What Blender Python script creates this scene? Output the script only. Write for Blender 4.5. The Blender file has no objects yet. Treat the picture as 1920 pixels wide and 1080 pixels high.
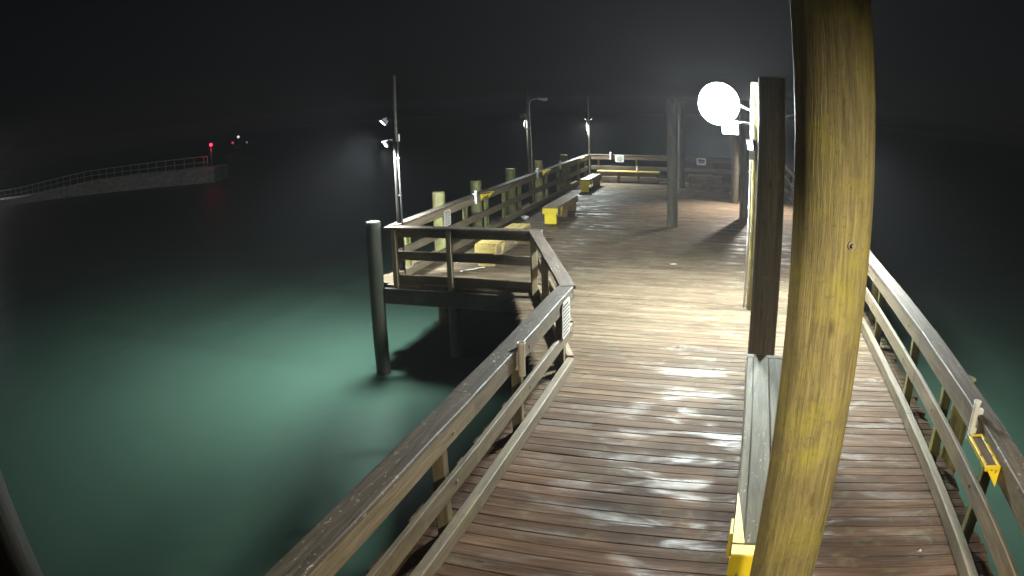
import bpy, math, random
from mathutils import Vector, Matrix, Quaternion
R = math.radians
random.seed(7)
scene = bpy.context.scene
col = scene.collection

# ------------------------------------------------------------------ camera
CAM_H = 3.2
cd = bpy.data.cameras.new('camera')
cam = bpy.data.objects.new('camera', cd); col.objects.link(cam); scene.camera = cam
rt = Vector((0.9513207391583827, 0.3070924911554542, -0.02613528502017793))
up = Vector((-0.05493707741083394, 0.25240301681100635, 0.9660614031366014))
fw = Vector((-0.3032668276826608, 0.9175984519279881, -0.25698698847734525))
m = Matrix((rt, up, -fw)).transposed().to_4x4(); m.translation = (0, 0, CAM_H)
cam.matrix_world = m
cd.sensor_fit = 'HORIZONTAL'; cd.sensor_width = 36.0; cd.sensor_height = 20.25
cd.clip_start = 0.02; cd.clip_end = 4000
cd.type = 'PANO'                                  # wide-angle lens with barrel distortion
pc = cd.cycles if hasattr(cd, 'cycles') and hasattr(cd.cycles, 'panorama_type') else cd
pc.panorama_type = 'FISHEYE_LENS_POLYNOMIAL'
pc.fisheye_fov = R(170)
pc.fisheye_polynomial_k0 = 0.0
pc.fisheye_polynomial_k1 = -0.040070409069897145
pc.fisheye_polynomial_k2 = -4.921569521784264e-05
pc.fisheye_polynomial_k3 = -2.0644675794751767e-08
pc.fisheye_polynomial_k4 = -2.802143362015623e-07

# ------------------------------------------------------------------ night sky, moon
MOON_EL, MOON_AZ = 38, 215
w = bpy.data.worlds.new('World'); scene.world = w; w.use_nodes = True
nt = w.node_tree; nt.nodes.clear()
sky = nt.nodes.new('ShaderNodeTexSky'); sky.sky_type = 'NISHITA'; sky.sun_disc = False
sky.sun_elevation = R(MOON_EL); sky.sun_rotation = R(MOON_AZ)
hs = nt.nodes.new('ShaderNodeHueSaturation'); hs.inputs['Saturation'].default_value = 0.45
bg = nt.nodes.new('ShaderNodeBackground'); bg.inputs['Strength'].default_value = 0.0006
wo = nt.nodes.new('ShaderNodeOutputWorld')
nt.links.new(sky.outputs[0], hs.inputs['Color']); nt.links.new(hs.outputs[0], bg.inputs[0]); nt.links.new(bg.outputs[0], wo.inputs[0])
sd = bpy.data.lights.new('moon', 'SUN'); sd.energy = 0.09; sd.angle = R(0.5); sd.color = (1.0, 0.96, 0.9)
moon = bpy.data.objects.new('moon', sd); col.objects.link(moon)
sdir = Vector((math.sin(R(MOON_AZ)) * math.cos(R(MOON_EL)), math.cos(R(MOON_AZ)) * math.cos(R(MOON_EL)), math.sin(R(MOON_EL))))
moon.rotation_euler = sdir.to_track_quat('Z', 'Y').to_euler(); moon.location = (0, 0, 40)

scene.view_settings.view_transform = 'Standard'; scene.view_settings.look = 'None'
scene.view_settings.exposure = 0.2; scene.view_settings.gamma = 1.0; scene.view_settings.use_curve_mapping = False
scene.cycles.use_denoising = True
scene.cycles.max_bounces = 5; scene.cycles.diffuse_bounces = 3; scene.cycles.glossy_bounces = 2
scene.cycles.volume_bounces = 0; scene.cycles.sample_clamp_indirect = 4.0
scene.cycles.caustics_reflective = False; scene.cycles.caustics_refractive = False

LAMP_MAIN, LAMP_RIGHT, LAMP_FAR, LAMP_WATER, LAMP_NEAR = 1800, 2600, 2400, 3100, 720
HAZE_DENSITY = 0.0010
COOL = (0.88, 1.0, 0.97)
WATER_Z = -1.75

# ------------------------------------------------------------------ materials
def nodes(name):
    mt = bpy.data.materials.new(name); mt.use_nodes = True
    t = mt.node_tree; b = t.nodes['Principled BSDF']
    return mt, t, b
def N(t, typ, **kw):
    n = t.nodes.new(typ)
    for k, v in kw.items():
        if k.startswith('_'): setattr(n, k[1:], v)
        else: n.inputs[k.replace('__', ' ')].default_value = v
    return n
def mixc(t, fac, a, b, typ='MIX'):
    n = t.nodes.new('ShaderNodeMix'); n.data_type = 'RGBA'; n.blend_type = typ
    for sock, v in ((0, fac), (6, a), (7, b)):
        if hasattr(v, 'is_output') or hasattr(v, 'links'): t.links.new(v, n.inputs[sock])
        elif sock == 0: n.inputs[0].default_value = v
        else: n.inputs[sock].default_value = (*v, 1) if len(v) == 3 else v
    return n.outputs[2]
def ramp(t, src, a, b, lo=0.0, hi=1.0):
    n = t.nodes.new('ShaderNodeMapRange'); n.inputs[1].default_value = a; n.inputs[2].default_value = b
    n.inputs[3].default_value = lo; n.inputs[4].default_value = hi; t.links.new(src, n.inputs[0]); return n.outputs[0]
def coords(t, scale, rnd=True, axis='X'):
    tc = t.nodes.new('ShaderNodeTexCoord')
    src = tc.outputs['Object']
    if rnd:
        oi = t.nodes.new('ShaderNodeObjectInfo')
        mu = t.nodes.new('ShaderNodeVectorMath'); mu.operation = 'MULTIPLY_ADD'
        mu.inputs[1].default_value = (61.0, 37.0, 43.0)
        t.links.new(oi.outputs['Random'], mu.inputs[0]); t.links.new(src, mu.inputs[2]); src = mu.outputs[0]
    mp = t.nodes.new('ShaderNodeMapping'); mp.inputs['Scale'].default_value = scale
    t.links.new(src, mp.inputs[0]); return mp.outputs[0]
def noise(t, vec, scale, detail=4, rough=0.6, dist=0.0):
    n = t.nodes.new('ShaderNodeTexNoise'); n.inputs['Scale'].default_value = scale
    n.inputs['Detail'].default_value = detail; n.inputs['Roughness'].default_value = rough
    n.inputs['Distortion'].default_value = dist; t.links.new(vec, n.inputs['Vector']); return n.outputs['Fac']
def worldpos(t, scale=(1, 1, 1)):
    g = t.nodes.new('ShaderNodeNewGeometry'); mp = t.nodes.new('ShaderNodeMapping'); mp.inputs['Scale'].default_value = scale
    t.links.new(g.outputs['Position'], mp.inputs[0]); return mp.outputs[0]

def wood(name, dark, light, algae=None, algae_amt=0.0, rough=(0.45, 0.75), axis=0, lichen=0.0, bump=0.35, wet=0.0, varia=0.35, spec=0.4, grainscale=1.0, stain=0.0, knots=False, far_tint=None):
    mt, t, b = nodes(name)
    sc = [9.0, 9.0, 9.0]; sc[axis] = 0.55
    gv = coords(t, [s * grainscale for s in sc])
    g1 = noise(t, gv, 6.0, 6, 0.7, 0.6)
    g2 = noise(t, gv, 1.6, 3, 0.55, 1.2)
    c = mixc(t, ramp(t, g1, 0.32, 0.68), dark, light)
    c = mixc(t, ramp(t, g2, 0.35, 0.7, 0.0, 0.6), c, tuple(x * 0.45 for x in dark))
    oi = t.nodes.new('ShaderNodeObjectInfo')
    hv = N(t, 'ShaderNodeHueSaturation'); t.links.new(c, hv.inputs['Color'])
    t.links.new(ramp(t, oi.outputs['Random'], 0, 1, 1 - varia, 1 + varia), hv.inputs['Value']); c = hv.outputs[0]
    big = noise(t, worldpos(t), 0.9, 3, 0.55)
    if algae:
        an = noise(t, coords(t, (2.2, 2.2, 2.2)), 1.7, 5, 0.65, 0.4)
        c = mixc(t, ramp(t, an, 0.66 - 0.34 * algae_amt, 0.86 - 0.3 * algae_amt, 0, 0.85), c, algae)
    if far_tint:      # colour shifts along Y from the base tone to a less red tint
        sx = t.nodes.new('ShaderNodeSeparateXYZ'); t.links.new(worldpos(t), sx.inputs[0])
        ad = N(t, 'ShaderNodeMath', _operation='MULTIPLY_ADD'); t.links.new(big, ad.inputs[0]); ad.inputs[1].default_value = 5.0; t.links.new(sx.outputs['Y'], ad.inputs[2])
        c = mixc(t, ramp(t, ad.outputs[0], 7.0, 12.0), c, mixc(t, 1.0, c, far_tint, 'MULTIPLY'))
    if stain:
        sn = noise(t, worldpos(t, (1.0, 2.2, 1.0)), 1.6, 5, 0.6, 0.5)
        c = mixc(t, ramp(t, sn, 0.4, 0.66, 0, stain), c, tuple(x * 0.35 for x in dark))
    if knots:
        vo = t.nodes.new('ShaderNodeTexVoronoi'); vo.inputs['Scale'].default_value = 1.0; t.links.new(coords(t, (7, 7, 2.6)), vo.inputs['Vector'])
        k2 = noise(t, coords(t, (1, 1, 1)), 38.0, 4, 0.7)
        c = mixc(t, ramp(t, vo.outputs['Distance'], 0.06, 0.17, 0.75, 0.0), c, tuple(x * 0.3 for x in dark))
        c = mixc(t, ramp(t, k2, 0.57, 0.66, 0, 0.4), c, tuple(x * 0.5 for x in dark))
        k3 = noise(t, coords(t, (30, 30, 1.1)), 1.0, 4, 0.6, 0.8)
        c = mixc(t, ramp(t, k3, 0.58, 0.65, 0, 0.45), c, tuple(x * 0.45 for x in dark))
    if lichen:
        ln = noise(t, coords(t, (1.0, 2.2, 2.2)), 17.0, 3, 0.5, 0.3)
        l2 = noise(t, coords(t, (1, 1, 1)), 2.3, 2, 0.5)
        mm = N(t, 'ShaderNodeMath', _operation='MULTIPLY')
        t.links.new(ramp(t, ln, 0.63, 0.67), mm.inputs[0]); t.links.new(ramp(t, l2, 0.48, 0.6, 0, lichen), mm.inputs[1])
        c = mixc(t, mm.outputs[0], c, (0.42, 0.40, 0.36))
    t.links.new(c, b.inputs['Base Color'])
    rr = ramp(t, g1, 0.3, 0.7, rough[0], rough[1])
    if wet:
        wn = noise(t, worldpos(t, (0.8, 2.6, 1)), 1.5, 5, 0.62, 0.6)
        sub = N(t, 'ShaderNodeMath', _operation='SUBTRACT'); t.links.new(rr, sub.inputs[0])
        t.links.new(ramp(t, wn, 0.52, 0.68, 0, wet), sub.inputs[1]); rr = sub.outputs[0]
        t.links.new(ramp(t, wn, 0.52, 0.68, spec, 0.40), b.inputs['Specular IOR Level'])
    t.links.new(rr, b.inputs['Roughness']); b.inputs['Specular IOR Level'].default_value = spec
    bp = N(t, 'ShaderNodeBump', Strength=bump, Distance=0.012)
    t.links.new(g1, bp.inputs['Height']); t.links.new(bp.outputs[0], b.inputs['Normal'])
    return mt

def paint(name, colr, under, chips=0.35, rough=0.5):
    mt, t, b = nodes(name)
    v = coords(t, (1, 1, 1)); n1 = noise(t, v, 9.0, 6, 0.7, 0.3); n2 = noise(t, v, 2.2, 3)
    c = mixc(t, ramp(t, n2, 0.3, 0.75, 0, 0.45), colr, tuple(x * 0.62 for x in colr))
    c = mixc(t, ramp(t, n1, 0.70 - chips * 0.2, 0.74 - chips * 0.2), c, under)
    t.links.new(c, b.inputs['Base Color']); b.inputs['Roughness'].default_value = rough
    bp = N(t, 'ShaderNodeBump', Strength=0.3, Distance=0.005); t.links.new(n1, bp.inputs['Height']); t.links.new(bp.outputs[0], b.inputs['Normal'])
    return mt
def plain(name, c, rough=0.5, metal=0.0, var=0.15, scale=14.0):
    mt, t, b = nodes(name)
    n1 = noise(t, coords(t, (1, 1, 1)), scale, 4, 0.6)
    t.links.new(mixc(t, ramp(t, n1, 0.3, 0.7), tuple(x * (1 - var) for x in c), tuple(min(1, x * (1 + var)) for x in c)), b.inputs['Base Color'])
    t.links.new(ramp(t, n1, 0.3, 0.7, rough * 0.8, min(1, rough * 1.2)), b.inputs['Roughness'])
    b.inputs['Metallic'].default_value = metal
    return mt
def emit(name, c, s):
    mt, t, b = nodes(name)
    b.inputs['Base Color'].default_value = (0.8, 0.8, 0.8, 1); b.inputs['Emission Color'].default_value = (*c, 1); b.inputs['Emission Strength'].default_value = s
    return mt

M = {}
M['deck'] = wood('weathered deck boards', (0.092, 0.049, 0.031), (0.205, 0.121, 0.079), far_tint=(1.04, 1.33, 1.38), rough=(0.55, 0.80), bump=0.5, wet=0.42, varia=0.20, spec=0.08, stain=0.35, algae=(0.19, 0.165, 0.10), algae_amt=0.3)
M['rail'] = wood('weathered rail timber', (0.13, 0.095, 0.062), (0.27, 0.215, 0.15), algae=(0.19, 0.19, 0.075), algae_amt=0.35, bump=0.5, varia=0.18)
M['cap'] = wood('worn rail cap', (0.075, 0.055, 0.045), (0.17, 0.135, 0.11), algae=(0.15, 0.14, 0.08), algae_amt=0.2, lichen=0.9, bump=0.5, varia=0.18)
M['post'] = wood('mossy post', (0.13, 0.11, 0.055), (0.27, 0.245, 0.11), algae=(0.25, 0.265, 0.07), algae_amt=0.6, axis=2, bump=0.4, varia=0.2)
M['tanpost'] = wood('tan post', (0.15, 0.115, 0.07), (0.29, 0.23, 0.14), algae=(0.22, 0.21, 0.08), algae_amt=0.3, axis=2, bump=0.4, varia=0.2)
M['pile'] = wood('treated round pile', (0.16, 0.125, 0.055), (0.32, 0.262, 0.115), algae=(0.30, 0.262, 0.05), algae_amt=0.5, axis=2, bump=0.9, varia=0.1, grainscale=1.5, lichen=0.0, knots=True)
M['shadedpile'] = wood('pile wood darkened for shade', (0.075, 0.062, 0.045), (0.16, 0.135, 0.10), algae=(0.14, 0.13, 0.07), algae_amt=0.3, axis=2, bump=0.8, varia=0.1, grainscale=1.3, knots=True)  # same wood as the lit pillars, with shade put into a darker colour
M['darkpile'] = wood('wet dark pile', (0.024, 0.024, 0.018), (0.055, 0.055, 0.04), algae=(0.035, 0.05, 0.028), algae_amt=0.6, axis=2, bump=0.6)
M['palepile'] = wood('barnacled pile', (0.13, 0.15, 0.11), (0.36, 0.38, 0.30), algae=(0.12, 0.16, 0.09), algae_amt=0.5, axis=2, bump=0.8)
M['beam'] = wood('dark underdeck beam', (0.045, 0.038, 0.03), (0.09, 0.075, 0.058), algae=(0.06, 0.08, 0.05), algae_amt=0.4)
M['bench'] = wood('bench timber', (0.17, 0.12, 0.062), (0.33, 0.245, 0.13), bump=0.35, varia=0.12, rough=(0.4, 0.65))
M['greybench'] = wood('grey bench timber', (0.13, 0.118, 0.094), (0.26, 0.244, 0.205), bump=0.5, varia=0.08, rough=(0.6, 0.85), lichen=0.6, spec=0.12)
M['yellow'] = paint('yellow paint', (0.86, 0.65, 0.03), (0.16, 0.11, 0.05), 0.42)
M['palewood'] = wood('new pale wood', (0.44, 0.31, 0.10), (0.70, 0.54, 0.20), bump=0.2, varia=0.08)
M['yellowworn'] = paint('worn yellow paint', (0.75, 0.52, 0.02), (0.10, 0.06, 0.035), 0.5)
M['tray'] = wood('stained cutting board', (0.05, 0.03, 0.018), (0.12, 0.075, 0.045), bump=0.6)
M['pvc'] = plain('white plastic pipe', (0.78, 0.78, 0.80), 0.35, var=0.06)
M['pvcwarm'] = plain('aged plastic pipe', (0.62, 0.55, 0.48), 0.4, var=0.08)
M['conduit'] = plain('grey conduit', (0.42, 0.43, 0.42), 0.4, var=0.12)
M['darkconduit'] = plain('dull conduit', (0.045, 0.045, 0.045), 0.6, var=0.12)
M['metal'] = plain('galvanised metal', (0.36, 0.37, 0.38), 0.42, 0.7)
M['darkmetal'] = plain('dark lamp housing', (0.06, 0.06, 0.065), 0.45, 0.3)
M['bolt'] = plain('rusty bolt', (0.20, 0.17, 0.12), 0.6, 0.2)
M['polewood'] = wood('dark pole wood', (0.07, 0.055, 0.042), (0.14, 0.11, 0.085), axis=2)
M['tarwood'] = wood('tarred pole wood', (0.015, 0.013, 0.010), (0.035, 0.03, 0.025), axis=2)
M['sign'] = plain('dull white sign board', (0.60, 0.56, 0.52), 0.5, var=0.12, scale=6)
M['signwhite'] = plain('white sign board', (0.75, 0.77, 0.78), 0.45, var=0.06)
M['ink'] = plain('faded dark print', (0.12, 0.11, 0.11), 0.6)
M['litter'] = plain('white litter', (0.8, 0.8, 0.76), 0.5, var=0.08)
M['concrete'] = None
M['lens_main'] = emit('lit main flood lens', COOL, 130)
M['lens'] = emit('lit flood lens', (0.78, 0.90, 1.0), 30)
M['lens_dim'] = emit('lit small lens', COOL, 1.6)
M['lens_red'] = emit('red beacon lens', (1.0, 0.015, 0.04), 5)
M['lens_red_dim'] = emit('red side light', (1.0, 0.06, 0.1), 0.45)
M['lens_white_dim'] = emit('masthead light', (0.9, 0.92, 1.0), 0.8)
M['lens_faint'] = emit('stern light', (0.8, 0.85, 1.0), 0.15)

def concrete():
    mt, t, b = nodes('old concrete')
    n1 = noise(t, worldpos(t, (1, 1, 2.5)), 1.1, 7, 0.7); n2 = noise(t, worldpos(t), 6, 4)
    c = mixc(t, ramp(t, n1, 0.3, 0.7), (0.42, 0.415, 0.40), (0.74, 0.73, 0.71))
    c = mixc(t, ramp(t, n2, 0.45, 0.7, 0, 0.5), c, (0.13, 0.13, 0.11))
    t.links.new(c, b.inputs['Base Color']); b.inputs['Roughness'].default_value = 0.85
    bp = N(t, 'ShaderNodeBump', Strength=0.6, Distance=0.05); t.links.new(n1, bp.inputs['Height']); t.links.new(bp.outputs[0], b.inputs['Normal'])
    return mt
M['concrete'] = concrete()
def water_mat():
    mt, t, b = nodes('turbid sea water')
    wp = worldpos(t, (1, 1, 1))
    n1 = noise(t, wp, 0.16, 3, 0.5); n2 = noise(t, wp, 0.55, 3, 0.5, 0.5)
    c = mixc(t, ramp(t, n1, 0.3, 0.7), (0.036, 0.070, 0.051), (0.043, 0.078, 0.059))
    t.links.new(c, b.inputs['Base Color']); b.inputs['Roughness'].default_value = 0.5
    b.inputs['IOR'].default_value = 1.33; b.inputs['Specular IOR Level'].default_value = 0.2
    bp = N(t, 'ShaderNodeBump', Strength=0.12, Distance=0.3); t.links.new(n2, bp.inputs['Height']); t.links.new(bp.outputs[0], b.inputs['Normal'])
    return mt
M['water'] = water_mat()

# ------------------------------------------------------------------ mesh helpers
class MB:
    def __init__(s): s.v = []; s.f = []; s.sm = []
    def add(s, vs, fs, smooth=False):
        o = len(s.v); s.v += [tuple(p) for p in vs]; s.f += [tuple(i + o for i in f) for f in fs]; s.sm += [smooth] * len(fs)
    def box(s, c, size, rz=0.0, ch=0.0):
        x, y, z = (d / 2 for d in size); cs, sn = math.cos(rz), math.sin(rz)
        vs = []
        for k in (-z, z):
            for (i, j) in ((-x, -y), (x, -y), (x, y), (-x, y)):
                vs.append((c[0] + i * cs - j * sn, c[1] + i * sn + j * cs, c[2] + k))
        s.add(vs, [(3, 2, 1, 0), (4, 5, 6, 7), (0, 1, 5, 4), (1, 2, 6, 5), (2, 3, 7, 6), (3, 0, 4, 7)])
    def poly(s, prof, origin, ux, uy, uz, depth):
        n = len(prof); o = Vector(origin); ux, uy, uz = Vector(ux), Vector(uy), Vector(uz)
        a = [o + ux * p[0] + uy * p[1] - uz * depth / 2 for p in prof]; b = [o + ux * p[0] + uy * p[1] + uz * depth / 2 for p in prof]
        s.add(a + b, [tuple(range(n))[::-1], tuple(range(n, 2 * n))] + [(i, (i + 1) % n, n + (i + 1) % n, n + i) for i in range(n)])
    def tube(s, pts, r, n=10, r2=None, caps=True):
        pts = [Vector(p) for p in pts]; rs = []
        prev = None
        base = len(s.v)
        for k, p in enumerate(pts):
            d = (pts[min(k + 1, len(pts) - 1)] - pts[max(k - 1, 0)]).normalized()
            if prev is None:
                a = d.orthogonal().normalized()
            else:
                a = (prev - d * prev.dot(d)).normalized()
            prev = a; bb = d.cross(a)
            rad = r if r2 is None else r + (r2 - r) * k / max(1, len(pts) - 1)
            s.v += [tuple(p + (a * math.cos(2 * math.pi * i / n) + bb * math.sin(2 * math.pi * i / n)) * rad) for i in range(n)]
        for k in range(len(pts) - 1):
            for i in range(n):
                s.f.append((base + k * n + i, base + k * n + (i + 1) % n, base + (k + 1) * n + (i + 1) % n, base + (k + 1) * n + i)); s.sm.append(True)
        if caps:
            s.f.append(tuple(base + i for i in range(n))[::-1]); s.sm.append(False)
            e = base + (len(pts) - 1) * n; s.f.append(tuple(e + i for i in range(n))); s.sm.append(False)
    def mesh(s, name, mat):
        me = bpy.data.meshes.new(name); me.from_pydata(s.v, [], s.f); me.materials.append(mat)
        for p, k in zip(me.polygons, s.sm): p.use_smooth = k
        me.update(); return me
    def build(s, name, mat, parent=None, loc=(0, 0, 0), rot=(0, 0, 0)):
        return link(name, s.mesh(name, mat), parent, loc, rot)
def link(name, data, parent=None, loc=(0, 0, 0), rot=(0, 0, 0)):
    o = bpy.data.objects.new(name, data); col.objects.link(o); o.parent = parent; o.location = loc; o.rotation_euler = rot
    return o
def tag(o, label, cat, group=None, kind=None):
    if label: o['label'] = label
    if cat: o['category'] = cat
    if group: o['group'] = group
    if kind: o['kind'] = kind
    return o
def thing(name, label, cat, loc=(0, 0, 0), rz=0.0, group=None):
    return tag(link(name, None, None, loc, (0, 0, rz)), label, cat, group)
_bc = {}
def board_mesh(L, w, h, mat, var=0, axis='X'):
    """a sawn board along local X: chamfered section, slightly wavering edges"""
    key = (round(L, 2), round(w, 3), round(h, 3), mat, var)
    if key in _bc: return _bc[key]
    rg = random.Random(hash((round(L, 2), round(w, 3), var)) & 0xffff)
    c = min(0.008, w * 0.12, h * 0.2); x, y = w / 2, h / 2
    prof = [(-x + c, -y), (x - c, -y), (x, -y + c), (x, y - c), (x - c, y), (-x + c, y), (-x, y - c), (-x, -y + c)]
    ns = 1 if L < 1.2 else max(2, int(L / 0.7)); mb = MB(); vs = []
    for k in range(ns + 1):
        jy, jz = rg.uniform(-.004, .004), rg.uniform(-.003, .003); js = 1 + rg.uniform(-.02, .02)
        vs += [(-L / 2 + L * k / ns, p[0] * js + jy, p[1] + jz) for p in prof]
    fs = [(k * 8 + i, (k + 1) * 8 + i, (k + 1) * 8 + (i + 1) % 8, k * 8 + (i + 1) % 8) for k in range(ns) for i in range(8)]
    fs += [tuple(range(8)), tuple(range(ns * 8 + 7, ns * 8 - 1, -1))]
    mb.add(vs, [f[::-1] for f in fs]); me = mb.mesh('board', mat); _bc[key] = me
    return me
def board(name, p0, p1, w, h, mat, parent=None, var=None):
    """w across (horizontal), h vertical, from p0 to p1"""
    p0, p1 = Vector(p0), Vector(p1); d = p1 - p0
    o = link(name, board_mesh(d.length, w, h, mat, random.randrange(4) if var is None else var), parent, (p0 + p1) / 2)
    o.rotation_euler = (0, -math.asin(max(-1, min(1, d.z / d.length))), math.atan2(d.y, d.x))
    return o
def upright(name, x, y, z0, z1, w, d, mat, parent=None, rz=0.0):
    mb = MB(); c = 0.008
    prof = [(-w / 2 + c, -d / 2), (w / 2 - c, -d / 2), (w / 2, -d / 2 + c), (w / 2, d / 2 - c), (w / 2 - c, d / 2), (-w / 2 + c, d / 2), (-w / 2, d / 2 - c), (-w / 2, -d / 2 + c)]
    mb.poly(prof, (0, 0, (z1 - z0) / 2), (1, 0, 0), (0, 1, 0), (0, 0, 1), z1 - z0)
    return mb.build(name, mat, parent, (x, y, z0), (0, 0, rz))
def pile_mesh(h, r, taper, mat, seed, nseg=26, lean=0.0):
    rg = random.Random(seed); mb = MB(); nr = max(4, int(h / 0.16)); vs = []
    ph = [rg.uniform(0, 6.28) for _ in range(6)]
    for k in range(nr + 1):
        z = h * k / nr; rr = r * (1 - taper * k / nr)
        ox = 0.008 * math.sin(z * 1.3 + ph[0]) + lean * z; oy = 0.008 * math.sin(z * 1.1 + ph[1])
        for i in range(nseg):
            a = 2 * math.pi * i / nseg
            q = rr * (1 + 0.012 * math.sin(3 * a + ph[2] + z * .7) + 0.008 * math.sin(7 * a + ph[3] - z * 1.7) + rg.uniform(-.006, .006))
            vs.append((ox + q * math.cos(a), oy + q * math.sin(a), z))
    top = nr * nseg
    for i in range(nseg): vs.append((vs[top + i][0] * .93, vs[top + i][1] * .93, h + 0.012))
    fs = [(k * nseg + i, k * nseg + (i + 1) % nseg, (k + 1) * nseg + (i + 1) % nseg, (k + 1) * nseg + i) for k in range(nr + 1) for i in range(nseg)]
    mb.add(vs, fs, True); mb.add([vs[(nr + 1) * nseg + i] for i in range(nseg)], [tuple(range(nseg))]); mb.add(vs[:nseg], [tuple(range(nseg))[::-1]])
    return mb.mesh('pile', mat)
def pile(name, label, cat, x, y, z0, z1, r, taper, mat, group=None, seed=1, parent=None, lean=0.0):
    o = link(name, pile_mesh(z1 - z0, r, taper, mat, seed, lean=lean), parent, (x, y, z0))
    if label: tag(o, label, cat, group)
    return o

# ------------------------------------------------------------------ water
mb = MB(); S = 400.0; ng = 20
mb.add([(-S + 2 * S * i / ng, -S + 2 * S * j / ng, 0) for j in range(ng + 1) for i in range(ng + 1)],
       [(j * (ng + 1) + i, j * (ng + 1) + i + 1, (j + 1) * (ng + 1) + i + 1, (j + 1) * (ng + 1) + i) for j in range(ng) for i in range(ng)])
tag(mb.build('water', M['water'], None, (0, 0, WATER_Z)), 'dark green turbid sea water around the pier', None, kind='structure')

# ------------------------------------------------------------------ pier deck
DX0, DX1, PX0 = -2.32, 2.50, -6.52          # walkway edges, platform edge
YA, YB, YEND = 7.75, 11.16, 29.25           # widening starts / platform starts / end
deck = tag(link('pier_deck', None), 'wooden pier deck of cross-laid weathered planks', None, kind='structure')
PITCH, PW, PT = 0.1475, 0.1452, 0.045
def plank_mesh(var):
    rg = random.Random(100 + var); mb = MB(); L = 2.0; ns = 3; vs = []
    cr = rg.uniform(-.0035, .003); w = PW / 2
    prof = [(-w, -PT), (w, -PT), (w, -.006), (w - .006, 0), (w * .35, cr), (-w * .35, cr + rg.uniform(-.001, .001)), (-w + .006, 0), (-w, -.006)]
    for k in range(ns + 1):
        e = rg.uniform(-.003, .003); zz = rg.uniform(-.0015, .0015)
        vs += [(-L / 2 + L * k / ns, p[0] + e, p[1] + zz) for p in prof]
    fs = [(k * 8 + i, k * 8 + (i + 1) % 8, (k + 1) * 8 + (i + 1) % 8, (k + 1) * 8 + i)[::-1] for k in range(ns) for i in range(8)]
    fs += [tuple(range(8)), tuple(range(ns * 8 + 7, ns * 8 - 1, -1))]
    mb.add(vs, [f[::-1] for f in fs]); return mb
PM = [plank_mesh(i) for i in range(7)]
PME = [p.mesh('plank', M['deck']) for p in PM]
far = MB(); nplank = 0
row = 0; y = -2.4
while y < YEND - PITCH / 2:
    yc = y + PITCH / 2
    if yc < YA: xl = DX0
    elif yc < YB: xl = DX0 - 0.03 - (yc - YA) * (1.36 / (YB - YA))
    else: xl = PX0 if yc > 11.33 else -6.12
    e0, e1 = random.uniform(-.03, .03), random.uniform(-.03, .03)
    j = 0.46 + (0.0, 0.62, -0.55)[row % 3] if yc > 8.5 else 0.46 + random.uniform(-.012, .012)
    cuts = [xl + e0, j, DX1 + e1]
    if yc > YB: cuts = [xl + e0, -2.35 + (0.0, 0.7)[row % 2], j, DX1 + e1]
    for a, b in zip(cuts[:-1], cuts[1:]):
        L = b - a - 0.004; var = random.randrange(7); z = random.uniform(-.003, .002)
        tilt = random.uniform(-.012, .012); yaw = random.uniform(-.0012, .0012)
        if 2.55 < yc < 19.9 and nplank < 300:
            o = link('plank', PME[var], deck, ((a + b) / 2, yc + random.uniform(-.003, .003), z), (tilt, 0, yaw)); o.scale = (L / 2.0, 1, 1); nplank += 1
        else:
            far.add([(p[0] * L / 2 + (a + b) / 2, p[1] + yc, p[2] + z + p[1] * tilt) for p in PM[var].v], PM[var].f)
    y += PITCH; row += 1
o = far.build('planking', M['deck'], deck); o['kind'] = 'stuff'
# beams under the deck
for x in (-2.05, -1.0, 0.1, 1.2, 2.25):
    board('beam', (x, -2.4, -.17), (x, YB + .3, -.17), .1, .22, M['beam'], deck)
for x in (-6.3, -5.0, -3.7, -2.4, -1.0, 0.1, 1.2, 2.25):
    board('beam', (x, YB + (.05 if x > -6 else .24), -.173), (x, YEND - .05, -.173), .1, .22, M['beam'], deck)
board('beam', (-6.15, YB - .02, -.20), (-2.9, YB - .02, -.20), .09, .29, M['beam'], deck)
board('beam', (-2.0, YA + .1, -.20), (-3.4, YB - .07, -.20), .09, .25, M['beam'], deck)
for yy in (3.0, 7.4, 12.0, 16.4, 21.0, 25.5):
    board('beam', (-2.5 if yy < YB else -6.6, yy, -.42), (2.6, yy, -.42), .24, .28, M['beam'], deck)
k = 0
for yy in (3.0, 7.4, 12.0, 16.4, 21.0, 25.5):
    for xx in ((-2.1, 2.25) if yy < YB else (-3.3, 0.0, 2.25)):
        pile('support_pile', None, None, xx, yy, -4.0, -.57, .15, .05, M['darkpile'], seed=200 + k, parent=deck); k += 1

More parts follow.
